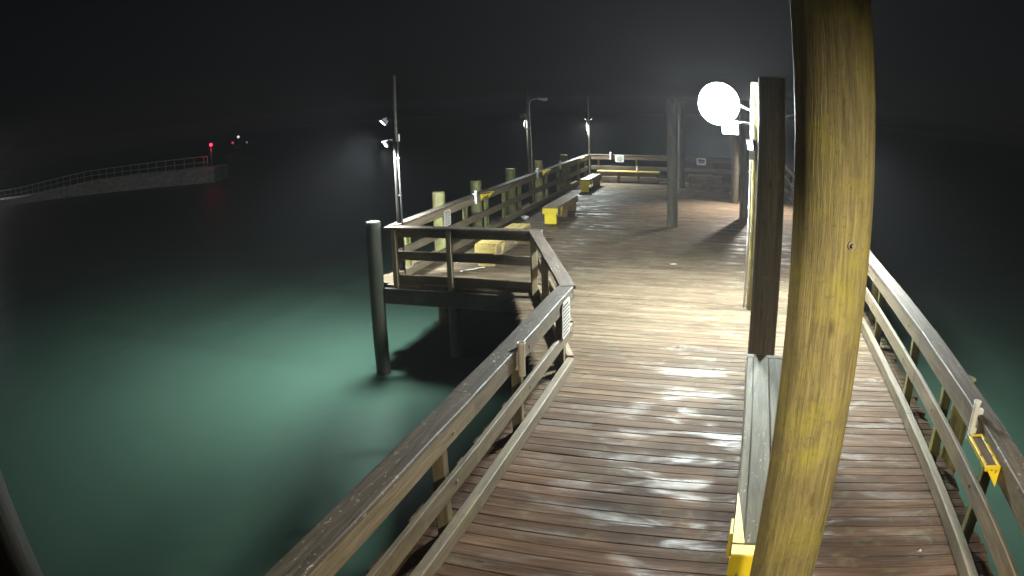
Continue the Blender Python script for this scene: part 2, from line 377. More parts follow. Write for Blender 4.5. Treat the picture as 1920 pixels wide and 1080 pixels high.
# ------------------------------------------------------------------ railings
def railing(label, p0, p1, side, posts, dz=0.0, mid=(.45, .61), topin=(.875, 1.03), group=None, cap0=0.0, cap1=0.0, seg=4.9, kerb=True, pm='post'):
    """p0-p1: line of the inner face on the deck; side=+1: outside is to the left of p0->p1"""
    p0, p1 = Vector((*p0, 0)), Vector((*p1, 0)); d = (p1 - p0); L = d.length; d.normalize()
    n = Vector((-d.y, d.x, 0)) * side; rz = math.atan2(d.y, d.x)
    t = thing('railing', label, 'railing', p0, rz, group)
    def runs(a, b):
        k = max(1, math.ceil((b - a) / seg)); return [(a + (b - a) * i / k, a + (b - a) * (i + 1) / k) for i in range(k)]
    s = side
    for a, b in runs(-cap0, L + cap1):
        board('cap_board', (a + .002, s * .083, topin[1] + .0225 + dz), (b - .002, s * .083, topin[1] + .0225 + dz), .19, .044, M['cap'], t)
    for a, b in runs(0, L):
        board('top_rail', (a + .002, s * .021, (topin[0] + topin[1]) / 2), (b - .002, s * .021, (topin[0] + topin[1]) / 2), .042, topin[1] - topin[0], M['rail'], t)
        board('middle_rail', (a + .002, s * .0215, sum(mid) / 2), (b - .002, s * .0215, sum(mid) / 2), .043, mid[1] - mid[0], M['rail'], t)
        if kerb: board('kerb_rail', (a + .002, s * .035, .092), (b - .002, s * .035, .092), .088, .145, M['rail'], t)
    for q in posts:
        po = upright('post', q, s * .13, -.35, topin[1] - .003, .095, .10, M[pm], t)
        if L < 12 or q < 14:
            for z in (sum(mid) / 2, sum(topin) / 2 - .01):
                bo_ = MB(); bo_.tube([(0, -s * .12, z + .35), (0, -s * .138, z + .35)], .014, 6); bo_.build('bolt', M['bolt'], po)
    return t
railing('weathered rail along the left of the narrow walkway, nearest the camera', (-1.84, -2.0), (-1.84, 7.86), +1, [.3, 2.4, 4.25, 6.15, 8.05, 9.75], pm='tanpost')
railing('short slanting rail where the walkway widens', (-1.86, 7.95), (-3.17, 11.16), +1, [.12, 1.75, 3.25], dz=.004, cap0=.12, cap1=.12, pm='tanpost')
railing('dark backlit rail across the near side of the wide platform', (-3.17, 11.33), (-5.99, 11.33), +1, [.13, 1.67, 2.76], dz=.009, cap1=.12, pm='tanpost')
railing('long rail along the far left side of the platform', (-5.98, 11.40), (-5.98, 28.80), +1, [.7, 2.55, 3.75, 5.2, 6.6, 8.0, 9.35, 11.0, 12.6, 14.2, 15.8, 17.2], dz=.0)
railing('rail across the far end of the pier', (-5.92, 28.86), (2.15, 28.86), +1, [.3, 1.9, 3.5, 5.1, 6.6, 7.8], dz=.005, cap0=.2)
railing('long rail along the whole right side of the pier', (2.15, -2.0), (2.15, 28.78), -1,
        [.6, 2.3, 3.9, 5.0, 6.5, 7.95, 9.35, 11.45, 13.4, 15.4, 17.4, 19.4, 21.4, 23.4, 25.4, 27.4, 29.4, 30.6], mid=(.50, .67), topin=(.90, 1.065))

# round piles standing outside the rails
for i, (x, y, z1, r, lab) in enumerate([
    (-6.36, 14.25, 1.31, .15, 'yellow-green round pile behind the far left rail, nearest the lamp pole'),
    (-6.36, 16.55, 1.30, .15, 'second round pile behind the far left rail, next to a yellow-edged shelf'),
    (-6.36, 19.4, 1.33, .15, 'flat-topped round pile behind the far left rail, just before the gooseneck pole'),
    (-6.36, 22.4, 1.33, .15, 'round pile behind the far left rail beyond the gooseneck pole'),
    (-6.36, 25.9, 1.25, .15, 'farthest round pile behind the far left rail')]):
    pile('round_pile', lab, 'pile', x, y, -4.0, z1, r, .06, M['post'], 'round piles outside the left rail', 40 + i)
for i, (y, lab) in enumerate([(6.1, 'sawn-off pile head just outside the right rail'), (3.35, 'pile outside the right rail at the bottom right corner of the picture'), (10.9, 'pile outside the right rail behind the thick pillar')]):
    pile('round_pile', lab, 'pile', 2.55, y, -4.0, .84 if i == 0 else .62, .12, .05, M['post'], 'piles outside the right rail', 60 + i)
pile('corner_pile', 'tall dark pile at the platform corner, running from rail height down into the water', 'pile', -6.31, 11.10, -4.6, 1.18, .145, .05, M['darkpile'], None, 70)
pile('dock_pile', 'pale barnacled pile under the platform in the dark water', 'pile', -5.28, 12.35, -4.6, -.29, .13, .05, M['palepile'], None, 72)
pile('mooring_pile', 'blurred dark pile cut off by the bottom left corner', 'pile', -2.36, .83, -4.0, 3.4, .15, .05, M['tarwood'], None, 73)

# ------------------------------------------------------------------ big pillars on the deck
pillars = [(.476, 3.03, .174, 5.9, 'thick yellow-lit wooden pillar right in front of the camera', 1),
           (.46, 7.98, .168, 3.55, 'dark wooden pillar at the far end of the long centre bench', 2),
           (.475, 11.06, .170, 3.6, 'bright-edged wooden pillar carrying the main floodlight', 3),
           (.40, 20.25, .165, 3.4, 'dark pillar standing behind the floodlight pillar', 4),
           (.10, 23.40, .135, 3.4, 'slim far pillar beside the bright patch of deck', 5),
           (-1.58, 18.30, .145, 3.35, 'wooden pillar standing alone in the middle of the platform', 6),
           (-1.98, 27.10, .13, 3.3, 'far pillar half hidden by the lone middle pillar', 7),
           (2.68, .55, .13, 4.2, 'lamp pillar beside the camera, just out of view', 8)]
PIL = []
for x, y, r, h, lab, sd_ in pillars:
    PIL.append(pile('pillar', lab, 'pillar', x, y, .004, h, r, -.13 if sd_ == 1 else .05, M['pile' if sd_ in (1, 3) else 'shadedpile'], 'pillars along the pier', 10 + sd_, lean=-.006 if sd_ == 1 else 0.0))
# bolt and washer on the near pillar
mb = MB(); mb.tube([(0, 0, 0), (0, -.012, 0)], .019, 16); wsh = mb.build('washer', M['bolt'], PIL[0], (.050, -.165, 2.66), (0, 0, .30))
mb = MB(); mb.tube([(0, -.012, 0), (0, -.030, 0)], .010, 6); mb.build('bolt_head', M['bolt'], wsh)

# ------------------------------------------------------------------ benches
def bench(label, x0, x1, y0, y1, seatmat, planks=3, zt=.455, strip=False, ends=('yellow', 'bench'), midlegs=0):
    """a long box bench along Y; near end at y0 painted"""
    w, L = x1 - x0, y1 - y0
    t = thing('bench', label, 'bench', (x0 + w / 2, y0, 0.004), 0)
    ws = [w * .18, w * .42, w * .40] if strip else [w / planks] * planks
    x = -w / 2
    for k_, q in enumerate(ws):
        o = board('seat_plank', (x + q / 2, .012 if not strip else .14, zt - .02), (x + q / 2, L - (.01 if not strip else .11), zt - .02), q - .006, .042, M[seatmat], t); x += q
    if strip:   # cross boards closing the seat at both ends
        board('seat_end_board', (-w / 2, L - .055, zt - .0205), (w / 2, L - .055, zt - .0205), .10, .043, M[seatmat], t)
        board('seat_end_board', (-w / 2, .06, zt - .0205), (w / 2, .06, zt - .0205), .13, .043, M['yellow' if ends[0] == 'yellow' else seatmat], t)
    for s in (-1, 1):
        board('side_apron', (s * (w / 2 - .02), .03, zt - .115), (s * (w / 2 - .02), L - .03, zt - .115), .04, .14, M['bench'], t)
    for yy, mname in ((.015, ends[0]), (L - .015, ends[1])):
        board('end_board', (-w / 2 - .004, yy, zt - .113), (w / 2 + .004, yy, zt - .113), .034, .15, M[mname], t)
    pw = w * .76
    for yy, mname in ((.06, ends[0]), (L - .06, ends[1])):
        o = MB(); o.poly([(-pw / 2, 0), (pw / 2, 0), (pw / 2, zt - .19), (-pw / 2, zt - .19)], (0, 0, 0), (1, 0, 0), (0, 0, 1), (0, -1, 0), .09)
        o.build('leg', M[mname], t, (0, yy, 0))
    for k_ in range(midlegs):
        yy = L * (k_ + 1) / (midlegs + 1)
        o = MB(); o.poly([(-pw / 2, 0), (pw / 2, 0), (pw / 2, zt - .19), (-pw / 2, zt - .19)], (0, 0, 0), (1, 0, 0), (0, 0, 1), (0, -1, 0), .09)
        o.build('leg', M['bench'], t, (0, yy, 0))
    for s in (-1, 1):      # triangular braces behind the painted end
        o = MB(); o.poly([(0, 0), (.20, 0), (0, -.22)], (s * (w / 2 + .012), .32, zt - .055), (0, 1, 0), (0, 0, 1), (1, 0, 0), .022)
        o.build('brace', M['yellow' if ends[0] == 'yellow' else 'palewood'], t)
    return t
b1 = bench('long grey bench between the two near pillars, near corner painted yellow', .20, .62, 3.74, 7.60, 'greybench', strip=True, midlegs=2)
b1.rotation_euler = (0, 0, -.018)
# yellow paint on the long bench's near corner, tapered to imitate a shadow edge
mb = MB(); mb.poly([(-.209, .13), (-.125, .13), (-.201, .78), (-.209, .78)], (0, 0, .4585), (1, 0, 0), (0, 1, 0), (0, 0, 1), .004); mb.build('lit_paint_wedge', M['yellow'], b1)
bench('pale yellow bench nearest the lamp pole, seen through the dark rail', -5.02, -4.58, 12.90, 15.35, 'palewood', ends=('palewood', 'bench'))
bench('brown bench with a bright yellow end in the middle of the left row', -5.01, -4.60, 17.92, 20.4, 'bench', midlegs=1)
bench('farthest bench of the left row with a yellow end by the corner', -5.50, -5.14, 24.72, 27.0, 'bench')
def frame_bench(label, x0, x1, y0, y1, matn, zt=.46, trim='yellow'):
    L, w = x1 - x0, y1 - y0
    t = thing('bench', label, 'bench', (x0, y0, .004))
    for k_ in range(2): board('seat_plank', (0, w * (.25 + .5 * k_), zt - .02), (L, w * (.25 + .5 * k_), zt - .02), w / 2 - .006, .042, M[matn], t)
    board('front_apron', (.01, .02, zt - .11), (L - .01, .02, zt - .11), .035, .13, M['rail'], t)
    if trim: board('seat_edge', (-.01, -.012, zt - .018), (L + .01, -.012, zt - .018), .022, .045, M[trim], t)
    for k_ in range(4):
        xx = .05 + (L - .1) * k_ / 3
        for yy in (.045, w - .04): upright('leg', xx, yy, 0, zt - .045, .05, .05, M['rail'], t)
    board('stretcher', (.05, .043, .075), (L - .05, .043, .075), .035, .05, M['rail'], t)
    return t
frame_bench('open-framed bench with a bright top against the far end rail', -5.52, -2.98, 28.05, 28.5, 'palewood')
frame_bench('dim bench against the far end rail, right of the middle pillars', -1.75, -.38, 27.4, 27.85, 'bench', trim=None)

# ------------------------------------------------------------------ lamps
def aim(v): return Vector(v).to_track_quat('-Y', 'Z').to_euler()
def flood(label, loc, face, size, lens, watts=0, soft=.1, mount=None, cat='floodlight', group='floodlights', color=COOL, off=.14, spot=None, dome=False, glow=0, glowdir=None):
    """rectangular floodlight head; its front looks along local -Y; mount = world point the bracket reaches"""
    wd, ht = size
    t = thing('floodlight', label, cat, loc, 0, group)
    e = aim(face)
    d = .05 + wd * .16
    if dome:      # round head, enlarged to imitate the lamp's bloom
        mb = MB(); mb.tube([(0, -.02, 0), (0, .05, 0), (0, d, 0)], wd * .49, 28, wd * .30); hb = mb.build('housing', M['darkmetal'], t, (0, 0, 0), e)
        ring = MB(); ring.tube([(0, -.03, 0), (0, -.005, 0)], wd * .51, 28); ring.build('bezel', M['darkmetal'], hb)
    mb = MB()
    f = [] if dome else [(-wd / 2, 0, -ht / 2), (wd / 2, 0, -ht / 2), (wd / 2, 0, ht / 2), (-wd / 2, 0, ht / 2)]
    if not dome:
        bk = [(x * .72, d, z * .72) for x, _, z in f]
        mb.add(f + bk, [(0, 1, 5, 4), (1, 2, 6, 5), (2, 3, 7, 6), (3, 0, 4, 7), (7, 6, 5, 4)])
        hb = mb.build('housing', M['darkmetal'], t, (0, 0, 0), e)
        fr = MB(); b_ = .018
        for (cx, cz, sx, sz) in ((0, ht / 2, wd + b_, b_), (0, -ht / 2, wd + b_, b_), (-wd / 2, 0, b_, ht - b_), (wd / 2, 0, b_, ht - b_)): fr.box((cx, -.006, cz), (sx, .03, sz))
        fr.build('bezel', M['darkmetal'], hb)
        for k_ in range(5):
            fn = MB(); fn.box((-wd * .28 + wd * .14 * k_, d + .014, 0), (.008, .03, ht * .6)); fn.build('cooling_fin', M['darkmetal'], hb)
    ln = MB()
    if dome:      # oval lens swollen to the size of the bloom
        n = 24; dp = wd * .42; vs = [(0, -dp - .03, 0)]
        for k_ in range(1, 7):
            a = k_ / 6 * math.pi / 2
            vs += [(wd * .50 * math.sin(a) * math.cos(2 * math.pi * i / n), -dp * math.cos(a) - .03, ht * .52 * math.sin(a) * math.sin(2 * math.pi * i / n)) for i in range(n)]
        ln.add(vs, [(0, 1 + (i + 1) % n, 1 + i) for i in range(n)] + [(1 + k_ * n + i, 1 + k_ * n + (i + 1) % n, 1 + (k_ + 1) * n + (i + 1) % n, 1 + (k_ + 1) * n + i) for k_ in range(5) for i in range(n)], True)
    else: ln.box((0, -.003, 0), (wd - b_, .008, ht - b_))
    ln.build('lens', lens, t, (0, 0, 0), e)
    if mount:
        q = Vector(mount) - Vector(loc); back = Vector(face).normalized() * -(d + .03)
        br = MB(); br.tube([back, (back + q) / 2 + Vector((0, 0, .03)), q], .017, 8); br.build('bracket', M['metal'], t)
    if watts:
        ld = bpy.data.lights.new('lamp_light', 'SPOT' if spot else 'POINT'); ld.energy = watts; ld.shadow_soft_size = soft; ld.color = color
        lo = link('lamp_light', ld, t, Vector(face).normalized() * off)
        if spot:
            if glow:     # light spilling in all directions from the lens
                gd = bpy.data.lights.new('lamp_spill', 'SPOT' if glowdir else 'POINT'); gd.energy = glow; gd.shadow_soft_size = soft; gd.color = color
                go = link('lamp_spill', gd, t, Vector(face).normalized() * off)
                if glowdir: gd.spot_size = R(174); gd.spot_blend = .3; go.rotation_euler = Vector(glowdir).to_track_quat('-Z', 'Y').to_euler()
            ld.spot_size = R(spot[0]); ld.spot_blend = spot[1]; lo.rotation_euler = Vector(spot[2]).to_track_quat('-Z', 'Y').to_euler()
    return t
flood('dazzling main floodlight on the bright-edged pillar', (-.21, 11.45, 3.26), (-.10, -.95, -.28), (.68, .68), M['lens_main'], LAMP_MAIN, .22, (.36, 11.10, 3.14), dome=True, off=.36, glow=2700, spot=(120, 1.0, (-.12, -.2, -1)))
flood('smaller floodlight just below the dazzling main one', (-.03, 10.95, 2.88), (-.25, -.9, -.35), (.28, .22), M['lens_main'], 0, mount=(.32, 11.03, 2.95))
flood('floodlight on the right of the bright-edged pillar, behind the near pillar', (1.54, 11.05, 3.10), (.45, -.75, -.5), (.4, .34), M['lens'], LAMP_RIGHT, .10, (.61, 11.06, 3.05), spot=(140, 1.0, (.12, -.35, -1)))
flood('floodlight on the slim far pillar, hidden behind nearer pillars', (.86, 22.85, 3.0), (.2, -.8, -.6), (.4, .34), M['lens'], LAMP_FAR, .10, (.20, 23.33, 3.0), color=(1.0, .93, .84), spot=(112, 1.0, (-.15, -.5, -1)))
flood('upper floodlight on the dark lamp pole at the platform corner', (-6.27, 11.62, 2.99), (-.55, -.5, -.75), (.17, .14), M['lens'], LAMP_WATER, .25, (-6.06, 11.66, 2.95), color=(.88, 1.0, 1.0), glow=420, glowdir=(-.98, -.1, -.1), off=.28, spot=(130, 1.0, (-.52, -.14, -1)))
flood('lower small floodlight on the dark lamp pole at the platform corner', (-6.23, 11.62, 2.57), (-.3, -.75, -.6), (.09, .12), M['lens'], 1250, .06, (-6.06, 11.66, 2.60), spot=(92, .9, (.5, .9, -.95)), off=.2)
flood('floodlight on the lamp pillar beside the camera, just out of view', (2.05, .35, 3.4), (-.35, .75, -.6), (.3, .26), M['lens_dim'], LAMP_NEAR, .10, (2.60, .50, 3.4), color=(1.0, .90, .62), spot=(110, .9, (-.46, 1.0, -1.12)))
flood('small floodlight on the cut-off pile at the bottom left, just out of view', (-2.12, .72, 3.25), (.65, .65, -.5), (.2, .18), M['lens_dim'], 330, .10, (-2.27, .82, 3.2), color=(1.0, .90, .62), spot=(52, .9, (2.65, 2.75, -2.2)))
# junction box and small lamp on the main pillar, with conduit
flood('small bright lamp low on the side of the bright-edged pillar', (.29, 10.88, 2.63), (-.5, -.8, -.2), (.12, .16), M['lens'], 0, mount=(.36, 11.0, 2.55))
ct = thing('conduit', 'white conduit running down the bright-edged pillar', 'conduit', (.285, 10.95, 0.004))
mb = MB(); mb.tube([(-.01, 0, .03), (0, 0, 1.2), (.01, 0, 2.4), (.035, .01, 3.4)], .019, 8); mb.build('pipe', M['pvc'], ct)
for z in (.35, 1.25, 2.2): mb = MB(); mb.box((0, .01, z), (.055, .05, .022)); mb.build('clip', M['metal'], ct)
mb = MB(); mb.box((.03, -.02, 2.46), (.09, .07, .13)); mb.build('junction_box', M['conduit'], ct)

# dark lamp pole at the corner
lp = thing('lamp_pole', 'dark wooden lamp pole with two lit lamps at the platform corner', 'pole', (-6.04, 11.66, .004))
mb = MB(); mb.tube([(0, 0, 0), (0, 0, 1.3), (-.005, 0, 2.6), (-.005, 0, 3.86)], .052, 12, .044); mb.build('shaft', M['tarwood'], lp)
mb = MB(); mb.tube([(.075, -.03, .05), (.075, -.03, 1.4), (.055, -.03, 2.6)], .016, 8); mb.build('conduit', M['darkconduit'], lp)
mb = MB(); mb.box((.06, -.03, 2.68), (.06, .05, .14)); mb.build('junction_box', M['conduit'], lp)
for z in (.5, 1.6, 2.3): mb = MB(); mb.box((.05, -.025, z), (.08, .03, .02)); mb.build('clip', M['metal'], lp)
# gooseneck pole
gp = thing('lamp_pole', 'thin pole with a gooseneck arm beside the far left rail', 'pole', (-6.12, 20.62, .004))
mb = MB(); mb.tube([(0, 0, 0), (-.04, 0, 1.8), (-.06, 0, 3.6)], .05, 10, .04); mb.build('shaft', M['polewood'], gp)
mb = MB(); mb.tube([(.075, -.03, 0), (.06, -.03, 1.6), (.02, -.03, 3.0), (.02, -.03, 3.22), (.06, -.03, 3.32), (.14, -.03, 3.37), (.44, -.03, 3.40)], .02, 8); mb.build('gooseneck', M['metal'], gp)
mb = MB(); mb.box((.46, -.03, 3.365), (.26, .10, .05)); mb.box((.50, -.03, 3.325), (.14, .07, .03)); mb.build('lamp_head', M['conduit'], gp)
flood('small floodlight facing the water on the gooseneck pole', (-6.36, 20.6, 2.86), (-.9, .2, -.4), (.14, .12), M['lens_dim'], 200, .06, (-6.18, 20.62, 2.8), spot=(140, .9, (.2, -.1, -1)))
mb = MB(); mb.tube([(-.11, -.06, 2.72), (-.13, -.06, 2.56), (-.11, -.06, 2.46), (-.03, -.06, 2.44)], .022, 8); mb.build('lit_reflector_edge', M['pvc'], gp)  # white J-shaped tube stands in for the lamp's lit reflector edge
# far corner pole
fp = thing('lamp_pole', 'pale slim pole with twin lamps at the far left corner', 'pole', (-5.93, 28.55, .004))
mb = MB(); mb.tube([(0, 0, 0), (0, 0, 2.5), (0, 0, 3.52)], .042, 10, .028); mb.build('shaft', M['conduit'], fp)
mb = MB(); mb.tube([(-.07, -.02, 1.9), (-.075, -.02, 2.5)], .018, 8); mb.build('conduit', M['pvc'], fp)
flood('left one of the twin lamps on the far corner pole', (-6.05, 28.5, 2.58), (-.4, -.5, -.8), (.10, .12), M['lens_dim'], 800, .06, (-5.95, 28.53, 2.55), spot=(130, .9, (.1, -.5, -1)))
flood('right one of the twin lamps on the far corner pole', (-5.82, 28.5, 2.58), (.5, -.3, -.8), (.10, .12), M['lens_dim'], 650, .06, (-5.92, 28.53, 2.55), spot=(140, .9, (.9, -.15, -1)))

# ------------------------------------------------------------------ rod holders, shelves, signs on the rails
def rod_holder(label, x, y, z0, z1, nx, ny, mat='pvc', r=.031, lean=(0, 0)):
    t = thing('rod_holder', label, 'rod holder', (x, y, z0), 0, 'rod holder tubes on the rails')
    h = z1 - z0; mb = MB(); n = 14
    ring = [(r, 0), (r, h - .03), (r * 1.16, h), (r * .9, h), (r * .86, .02), (0.001, .02)]; vs = []
    for (q, z) in ring:
        for i in range(n): a = 2 * math.pi * i / n; vs.append((q * math.cos(a) + lean[0] * z, q * math.sin(a) + lean[1] * z, z))
    mb.add(vs, [(k_ * n + i, k_ * n + (i + 1) % n, (k_ + 1) * n + (i + 1) % n, (k_ + 1) * n + i) for k_ in range(len(ring) - 1) for i in range(n)], True)
    mb.build('tube', M[mat], t)
    for z in (h * .24, h * .74):
        mb = MB(); mb.box((-nx * (r + .012), -ny * (r + .012), z), (.05, .05, .035)); mb.build('clip', M[mat], t)
    return t
rod_holder('beige rod holder tube on the near left rail', -1.80, 5.66, .80, 1.12, 1, 0, 'pvcwarm', .034)
rod_holder('bright white rod holder tube on the near right rail', 2.108, 4.68, .90, 1.22, -1, 0)
rod_holder('glowing white rod holder tube beside the nearer yellow shelf on the left rail', -5.935, 15.42, .88, 1.20, 1, 0)
rod_holder('white rod holder tube just right of the gooseneck pole', -5.935, 20.75, .91, 1.23, 1, 0)
rod_holder('faint white rod holder tube between the gooseneck pole and the far corner', -5.935, 23.65, .95, 1.23, 1, 0)
rod_holder('white rod holder tube on the far end rail left of the square sign', -5.08, 28.82, .87, 1.18, 0, -1)
def shelf(label, x, y0, y1, z, s):
    """cutting shelf on a rail; s=+1: rail on its +x side"""
    t = thing('cutting_shelf', label, 'shelf', (x, (y0 + y1) / 2, z), 0, 'yellow-edged shelves on the rails')
    L = y1 - y0; d = .14
    board('board', (-s * d / 2, -L / 2 + .03, -.012), (-s * d / 2, L / 2 - .03, -.012), d - .05, .024, M['tray'], t)
    for xx in (-s * .012, -s * (d - .012)): board('edge_strip', (xx, -L / 2, -.008), (xx, L / 2, -.008), .026, .034, M['yellowworn'], t)
    for yy in (-L / 2 + .014, L / 2 - .014): board('edge_strip', (-s * .026, yy, -.009), (-s * (d - .026), yy, -.009), .03, .032, M['yellowworn'], t)
    for yy in (-L / 2 + .015, L / 2 - .015):
        mb = MB(); mb.poly([(0, 0), (-s * (d - .03), 0), (0, -.13)], (-s * .002, yy, -.027), (1, 0, 0), (0, 0, 1), (0, 1, 0), .024); mb.build('bracket', M['yellow'], t)
    return t
shelf('yellow-edged cutting shelf with a dark stained top on the near right rail', 2.146, 3.98, 4.50, 1.02, 1)
shelf('nearer yellow-edged shelf on the far left rail', -5.976, 15.85, 16.45, 1.05, -1)
shelf('yellow-edged shelf on the far left rail beyond the gooseneck pole', -5.976, 21.45, 22.05, 1.07, -1)
shelf('lit shelf on the left rail at the far corner', -5.976, 26.6, 27.2, 1.07, -1)
def notice(label, loc, rz, w, h, style):
    t = thing('sign', label, 'sign', loc, rz)
    mb = MB(); c = .03; prof = [(-w / 2 + c, -h / 2), (w / 2 - c, -h / 2), (w / 2, -h / 2 + c), (w / 2, h / 2 - c), (w / 2 - c, h / 2), (-w / 2 + c, h / 2), (-w / 2, h / 2 - c), (-w / 2, -h / 2 + c)]
    mb.poly(prof, (0, 0, 0), (1, 0, 0), (0, 0, 1), (0, -1, 0), .012); mb.build('plate', M['sign' if style == 'text' else 'signwhite'], t)
    rg = random.Random(3)
    if style == 'text':
        rows = 9
        for k_ in range(rows):
            z = h * .40 - k_ * h * .8 / (rows - 1); x = -w * .42
            mb = MB(); e = w * (.42 if k_ % 4 else .30)
            while x < e - .02:
                q = min(rg.uniform(.02, .07), e - x); mb.box((x + q / 2, -.0085, z), (q - .008, .003, h * (.045 if k_ else .07))); x += q
            mb.build('text_line', M['ink'], t)
    elif style == 'slash':
        mb = MB(); mb.poly([(-w * .36, h * .30), (w * .36, h * .34), (-w * .02, -h * .34), (-w * .30, -h * .30)], (0, -.0085, 0), (1, 0, 0), (0, 0, 1), (0, -1, 0), .003); mb.build('printed_panel', M['conduit'], t)
        mb = MB(); mb.poly([(w * .30, h * .02), (w * .40, h * .10), (w * .12, -h * .38), (w * .02, -h * .38)], (0, -.0088, 0), (1, 0, 0), (0, 0, 1), (0, -1, 0), .003); mb.build('printed_slash', M['ink'], t)
    else:
        mb = MB(); mb.poly([(-w * .36, h * .36), (w * .36, h * .30), (w * .30, -h * .16), (-w * .26, -h * .22)], (0, -.0085, 0), (1, 0, 0), (0, 0, 1), (0, -1, 0), .003); mb.build('printed_panel', M['ink'], t)
        mb = MB(); mb.box((0, -.0112, h * .06), (w * .5, .002, h * .06)); mb.build('printed_line', M['signwhite'], t)
    return t
notice('pale notice board hung under the top rail at the walkway bend', (-1.826, 7.44, .80), R(90), .36, .42, 'text')
notice('small pale notice on the far left rail near the lamp pole', (-5.963, 13.76, .82), R(90), .36, .34, 'text')
notice('white square sign with a dark slash on the far end rail', (-4.71, 28.845, .925), 0, .37, .30, 'slash')
notice('white square sign with a dark panel on the end rail right of the middle pillars', (-1.29, 28.845, .90), 0, .40, .29, 'panel')

# ------------------------------------------------------------------ litter
def lathe(name, label, cat, loc, prof, mat, n=16, group=None):
    mb = MB(); vs = []
    for (r, z) in prof:
        for i in range(n): a = 2 * math.pi * i / n; vs.append((r * math.cos(a), r * math.sin(a), z))
    mb.add(vs, [(k_ * n + i, k_ * n + (i + 1) % n, (k_ + 1) * n + (i + 1) % n, (k_ + 1) * n + i) for k_ in range(len(prof) - 1) for i in range(n)], True)
    return tag(mb.build(name, mat, None, loc), label, cat, group)
lathe('bowl', 'small white bowl left on the planks behind the pale bench', 'bowl', (-5.66, 18.42, .006), [(.001, 0), (.06, 0), (.105, .07), (.11, .10), (.10, .10), (.055, .012), (.001, .01)], M['litter'])
bo = thing('bottle', 'small white bottle standing on the far end bench', 'bottle', (-3.88, 28.22, .468))
for nm, prof in (('body', [(.001, 0), (.042, 0), (.045, .02), (.045, .14), (.02, .18), (.018, .19)]), ('cap', [(.022, .19), (.022, .215), (.001, .217)])):
    mb = MB(); n = 12; vs = []
    for (r, z) in prof:
        for i in range(n): a = 2 * math.pi * i / n; vs.append((r * math.cos(a), r * math.sin(a), z))
    mb.add(vs, [(k_ * n + i, k_ * n + (i + 1) % n, (k_ + 1) * n + (i + 1) % n, (k_ + 1) * n + i) for k_ in range(len(prof) - 1) for i in range(n)], True); mb.build(nm, M['litter'], bo)
def scrap(name, label, cat, x, y, a, w, h, seed, mat='litter'):
    rg = random.Random(seed); mb = MB(); nx, ny = 6, 3; vs = []
    for j in range(ny + 1):
        for i in range(nx + 1): vs.append((w * (i / nx - .5) + rg.uniform(-.006, .006), h * (j / ny - .5) + rg.uniform(-.006, .006), .008 + rg.uniform(0, .018)))
    fs = [(j * (nx + 1) + i, j * (nx + 1) + i + 1, (j + 1) * (nx + 1) + i + 1, (j + 1) * (nx + 1) + i) for j in range(ny) for i in range(nx)]
    mb.add(vs, fs, True); o = mb.build(name, M[mat], None, (x, y, .006), (0, 0, a)); md = o.modifiers.new('thickness', 'SOLIDIFY'); md.thickness = .002
    return tag(o, label, cat)
scrap('paper_scrap', 'crumpled pale paper scrap in the middle of the deck', 'litter', -1.15, 13.82, .1, .13, .08, 1)
scrap('plastic_strip', 'curled pale strip lying in front of the pale yellow bench', 'litter', -4.95, 12.55, .9, .55, .05, 2)
scrap('paper_scrap', 'white scrap on the planks just left of the pale yellow bench', 'litter', -5.45, 13.1, .5, .12, .06, 3)
scrap('paper_scrap', 'white scrap beside the slim far pillar', 'litter', .02, 25.9, .2, .22, .12, 4)
scrap('paper_scrap', 'tiny white scrap on the dark planks beside the near right rail', 'litter', 1.84, 4.42, .2, .03, .02, 5)

# ------------------------------------------------------------------ concrete jetty
JD = Vector((.97690033, .21369544, 0)); J0 = Vector((-57.0, 43.56, 0)); JN = Vector((-JD.y, JD.x, 0))   # +s towards its end
s0, s1 = -58.0, 14.55
def jtop(s): return -.42 if s > -2 else max(-1.05, -.42 - (-2 - s) * .055)
jt = thing('jetty', 'long grey concrete jetty with a pipe railing in the dark on the left', 'jetty', J0 + JD * s1 + Vector((0, 0, WATER_Z)))
off = Vector(jt.location)
rg = random.Random(5); ss = [s0]
while ss[-1] < s1 - 2.4: ss.append(ss[-1] + 2.0)
ss.append(s1)
for a, b in zip(ss[:-1], ss[1:]):
    mb = MB(); j1, j2 = rg.uniform(-.04, .04), rg.uniform(-.03, .03); vs = []
    for s_ in (a, b - .03):
        p = J0 + JD * s_ - off
        for (dn, z) in ((-.12 + j1 - .25, -4 - 0), (-.0 + j1, jtop(s_) + j2), (2.6, jtop(s_) + j2), (2.9, -4)):
            vs.append(tuple(p + JN * dn + Vector((0, 0, z))))
    mb.add(vs, [(0, 1, 2, 3), (7, 6, 5, 4), (0, 4, 5, 1), (1, 5, 6, 2), (2, 6, 7, 3)]); mb.build('wall_block', M['concrete'], jt)
M['piperail'] = plain('pale pipe rail', (0.78, 0.79, 0.80), 0.5, var=.1)
def jp(s_, z, dn=.18): return J0 + JD * s_ + JN * dn + Vector((0, 0, jtop(s_) + z)) - off
rs = 13.75
mb = MB(); mb.tube([jp(s_, 1.06) for s_ in [rs - 2.2 * i for i in range(33)]], .036, 6); mb.build('top_pipe', M['piperail'], jt)
mb = MB(); mb.tube([jp(s_, .55) for s_ in [rs - 2.2 * i for i in range(33)]], .03, 6); mb.build('middle_pipe', M['piperail'], jt)
s_ = rs; k = 0
while s_ > -56:
    mb = MB(); mb.tube([jp(s_, -.1), jp(s_, 1.06)], .03, 6); mb.build('post', M['piperail'], jt); s_ -= (.4 if k == 0 else 1.12); k += 1
bc = thing('beacon', 'red navigation beacon lit on a post at the jetty end', 'beacon', J0 + JD * 14.1 + JN * .4 + Vector((0, 0, jtop(14) - .02)))
mb = MB(); mb.tube([(0, 0, 0), (0, 0, 1.9)], .07, 10); mb.build('post', M['metal'], bc)
